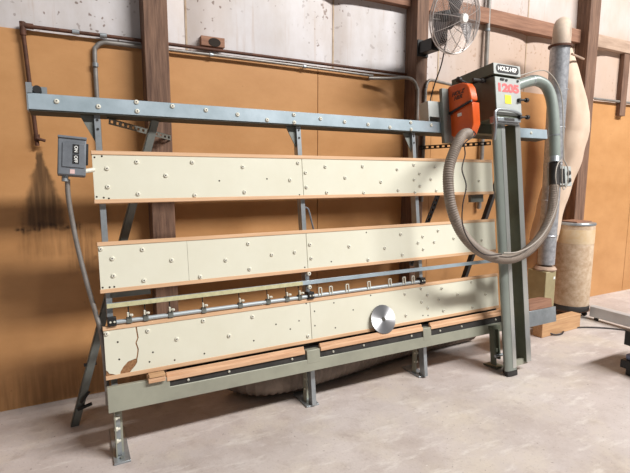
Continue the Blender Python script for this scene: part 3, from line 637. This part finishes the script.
def bagrow(z, x3, r, y): k = (y+3.4676)/3.1676; return (z, x3*k-4.19, y+.5, r*k, r*k*.8)
pf = [bagrow(*q) for q in ((2.80, 4.545, .055, -.35), (2.74, 4.57, .065, -.36), (2.6, 4.61, .10, -.37), (2.471, 4.638, .128, -.38), (2.30, 4.67, .172, -.37), (2.171, 4.687, .194, -.36), (2.04, 4.69, .205, -.35), (1.913, 4.685, .205, -.34), (1.7, 4.64, .185, -.32), (1.515, 4.586, .163, -.30), (1.232, 4.479, .155, -.28), (.95, 4.42, .153, -.26), (.85, 4.398, .15, -.26), (.82, 4.398, .13, -.26))]
N = 6
for i in range(len(pf)-1):
    for j in range(N):
        t_ = j/N; v = [pf[i][k]*(1-t_)+pf[i+1][k]*t_ for k in range(5)]
        ring = []
        for k in range(36):
            a = 2*math.pi*k/36; w = 1+.035*math.sin(5*a+v[0]*3)+.02*math.sin(9*a-v[0]*7)+.03*math.sin(v[0]*17+2*a)*(1 if v[0] < 2.0 else .3)
            ring.append((v[1]+v[3]*w*math.cos(a), v[2]+v[4]*w*math.sin(a), v[0]))
        rs.append(ring)
mb.rings(rs).build('filter_bag', M_bag, dc)
MB().box(.09, .16, .10, .112, .80, .87).build('bag_tag', M_blue2, dc)
MB().cyl((.18, .02, 2.71), (.40, .04, 2.69), .010, 8).build('hanger_stick', M_dusty, dc)
dr = thing('fibre_drum', 'scuffed tan fibre drum with metal rim, standing against the right wall', 'drum', (4.84, -.35, 0))
MB().lathe([(.185, .085), (.19, .10), (.191, .5), (.191, .98), (.189, 1.02)], seg=44).build('body', M_drum, dr)
MB().lathe([(.1915, .82), (.1925, .83), (.1925, .965), (.1915, .97)], seg=44).build('resin_band', M_resin, dr)
MB().lathe([(.193, 1.015), (.197, 1.02), (.197, 1.034), (.193, 1.04), (.178, 1.042)], seg=44).build('rim', M_zinc, dr)
MB().lathe([(.192, .085), (.195, .09), (.195, .135), (.192, .14)], seg=44).build('base_band', M_rubber, dr)
mb = MB().box(-.15, .15, -.15, .15, .055, .085)
mb.build('dolly', M_post, dr)
for x, y in ((-.11, -.11), (.11, -.11), (-.11, .11), (.11, .11)): MB().lathe([(.028, -.012), (.028, .012)], (x, y, .028), 14, 0, 'x').build('wheel', M_black, dr)
MB().box(-.13, .12, -.1, .1, 1.042, 1.055).build('scrap_lid', M_girt, dr)
o = MB().box(-.31, .31, -.05, .05, 0, .15).build('timber_beam', M_timber, bevel=.005); o.location = (4.2, -.655, 0); o.rotation_euler = (0, 0, R(2))
tag(o, 'pale timber beam offcut lying on the floor below the galvanised duct', 'timber')
bs = thing('steel_base', 'long galvanised steel base beam on the floor at the right edge', 'machine base', (4.87, -.565, 0))
mb = MB().prism([(0, .035), (.0, .145), (.02, .155), (.07, .155), (.08, .145), (.08, .035)], -1.9, 0, 'y'); mb.build('beam', M_steelbase, bs, bevel=.003)
for y in (-.06, -.52): MB().lathe([(.022, 0), (.022, .035)], (.03, y, 0), 12).build('foot', M_black, bs)
mc = thing('shop_machine', 'edge of a black shop machine with blue-grey tray, cut by the right edge', 'machine', (4.02, -1.79, 0))
MB().box(-.28, .5, -.3, .28, .05, .115).build('base', M_black, mc, bevel=.006)
MB().box(-.25, .5, -.28, .26, .115, .16).build('tray', M_blue, mc, bevel=.01)
MB().box(-.255, .3, .10, .28, .23, .345).box(-.12, .3, .12, .24, .16, .23).build('bracket', M_black, mc, bevel=.006)
for x, y in ((-.24, -.24), (-.24, .22), (.44, .22), (.44, -.24)): MB().lathe([(.03, 0), (.03, .05)], (x, y, 0), 12).build('foot', M_black, mc)
o = MB().tube(spline([(3.95, -.55, .16), (4.02, -.70, .03), (4.14, -.74, .008), (4.3, -.68, .008), (4.50, -.70, .008), (4.70, -.82, .008), (4.86, -.98, .008), (5.1, -1.2, .02), (5.3, -1.4, .008)], 8), .008, 8).build('power_cord', M_cord)
tag(rebase(o, (4.3, -.68, 0)), 'dark power cord trailing over the floor towards the right edge', 'cord')
fh = corrugated([(.95, -.41, .128), (1.0, -.50, .128), (1.10, -.58, .128), (1.25, -.61, .128), (1.45, -.595, .128), (1.8, -.54, .118), (2.2, -.47, .118), (2.7, -.44, .118), (3.25, -.42, .118)], .118, .046, .010).build('flexible_duct', M_duct)
tag(rebase(fh, (1.3, -.53, 0)), 'fat brown-grey corrugated duct lying on the floor behind the bottom rail', 'duct')

# ---------------------------------------------------------------- light
def strip(x, y, z, sx, sy, e, c=(1, .985, .96), tgt=None):
    l = bpy.data.lights.new('shop_and_fill_light', 'AREA'); l.shape = 'RECTANGLE'; l.size = sx; l.size_y = sy; l.energy = e; l.color = c
    o = bpy.data.objects.new('shop_and_fill_light', l); COL.objects.link(o); o.location = (x, y, z)
    d = (Vector(tgt)-o.location) if tgt else Vector((0, 0, -1)); o.rotation_euler = d.to_track_quat('-Z', 'Y').to_euler()
    return o
strip(7.7, -8.2, 9.7, 8.6, .9, 2820, tgt=(7.7, -.6, .9))
strip(-2.6, -8.2, 9.7, 3, .8, 60, tgt=(-2.6, -.6, .9))  # weak unseen fill, added to lift the faces turned left
w = bpy.data.worlds.new('World'); S.world = w; w.use_nodes = True
w.node_tree.nodes['Background'].inputs[0].default_value = (1, 1, 1, 1); w.node_tree.nodes['Background'].inputs[1].default_value = .08

# ---------------------------------------------------------------- camera
cam = bpy.data.cameras.new('camera'); co = bpy.data.objects.new('camera', cam); COL.objects.link(co); S.camera = co
cam.sensor_fit = 'HORIZONTAL'; cam.sensor_width = 36; cam.lens = 461.8*36/630; cam.clip_start = .05
pi_, ya_, ro_ = .1349, .4827, .0033
fw = Vector((math.sin(ya_)*math.cos(pi_), math.cos(ya_)*math.cos(pi_), -math.sin(pi_)))
rt = Vector((math.cos(ya_), -math.sin(ya_), 0)); u_ = rt.cross(fw)
c_, s_ = math.cos(ro_), math.sin(ro_)
rt2 = rt*c_+u_*s_; u2 = u_*c_-rt*s_
Mx = Matrix((rt2, u2, -fw)).transposed().to_4x4(); Mx.translation = Vector((0, -3.4676, 1.55))
co.matrix_world = Mx
S.view_settings.view_transform = 'Standard'; S.view_settings.look = 'None'; S.view_settings.gamma = 1; S.view_settings.exposure = 0
S.view_settings.use_curve_mapping = False
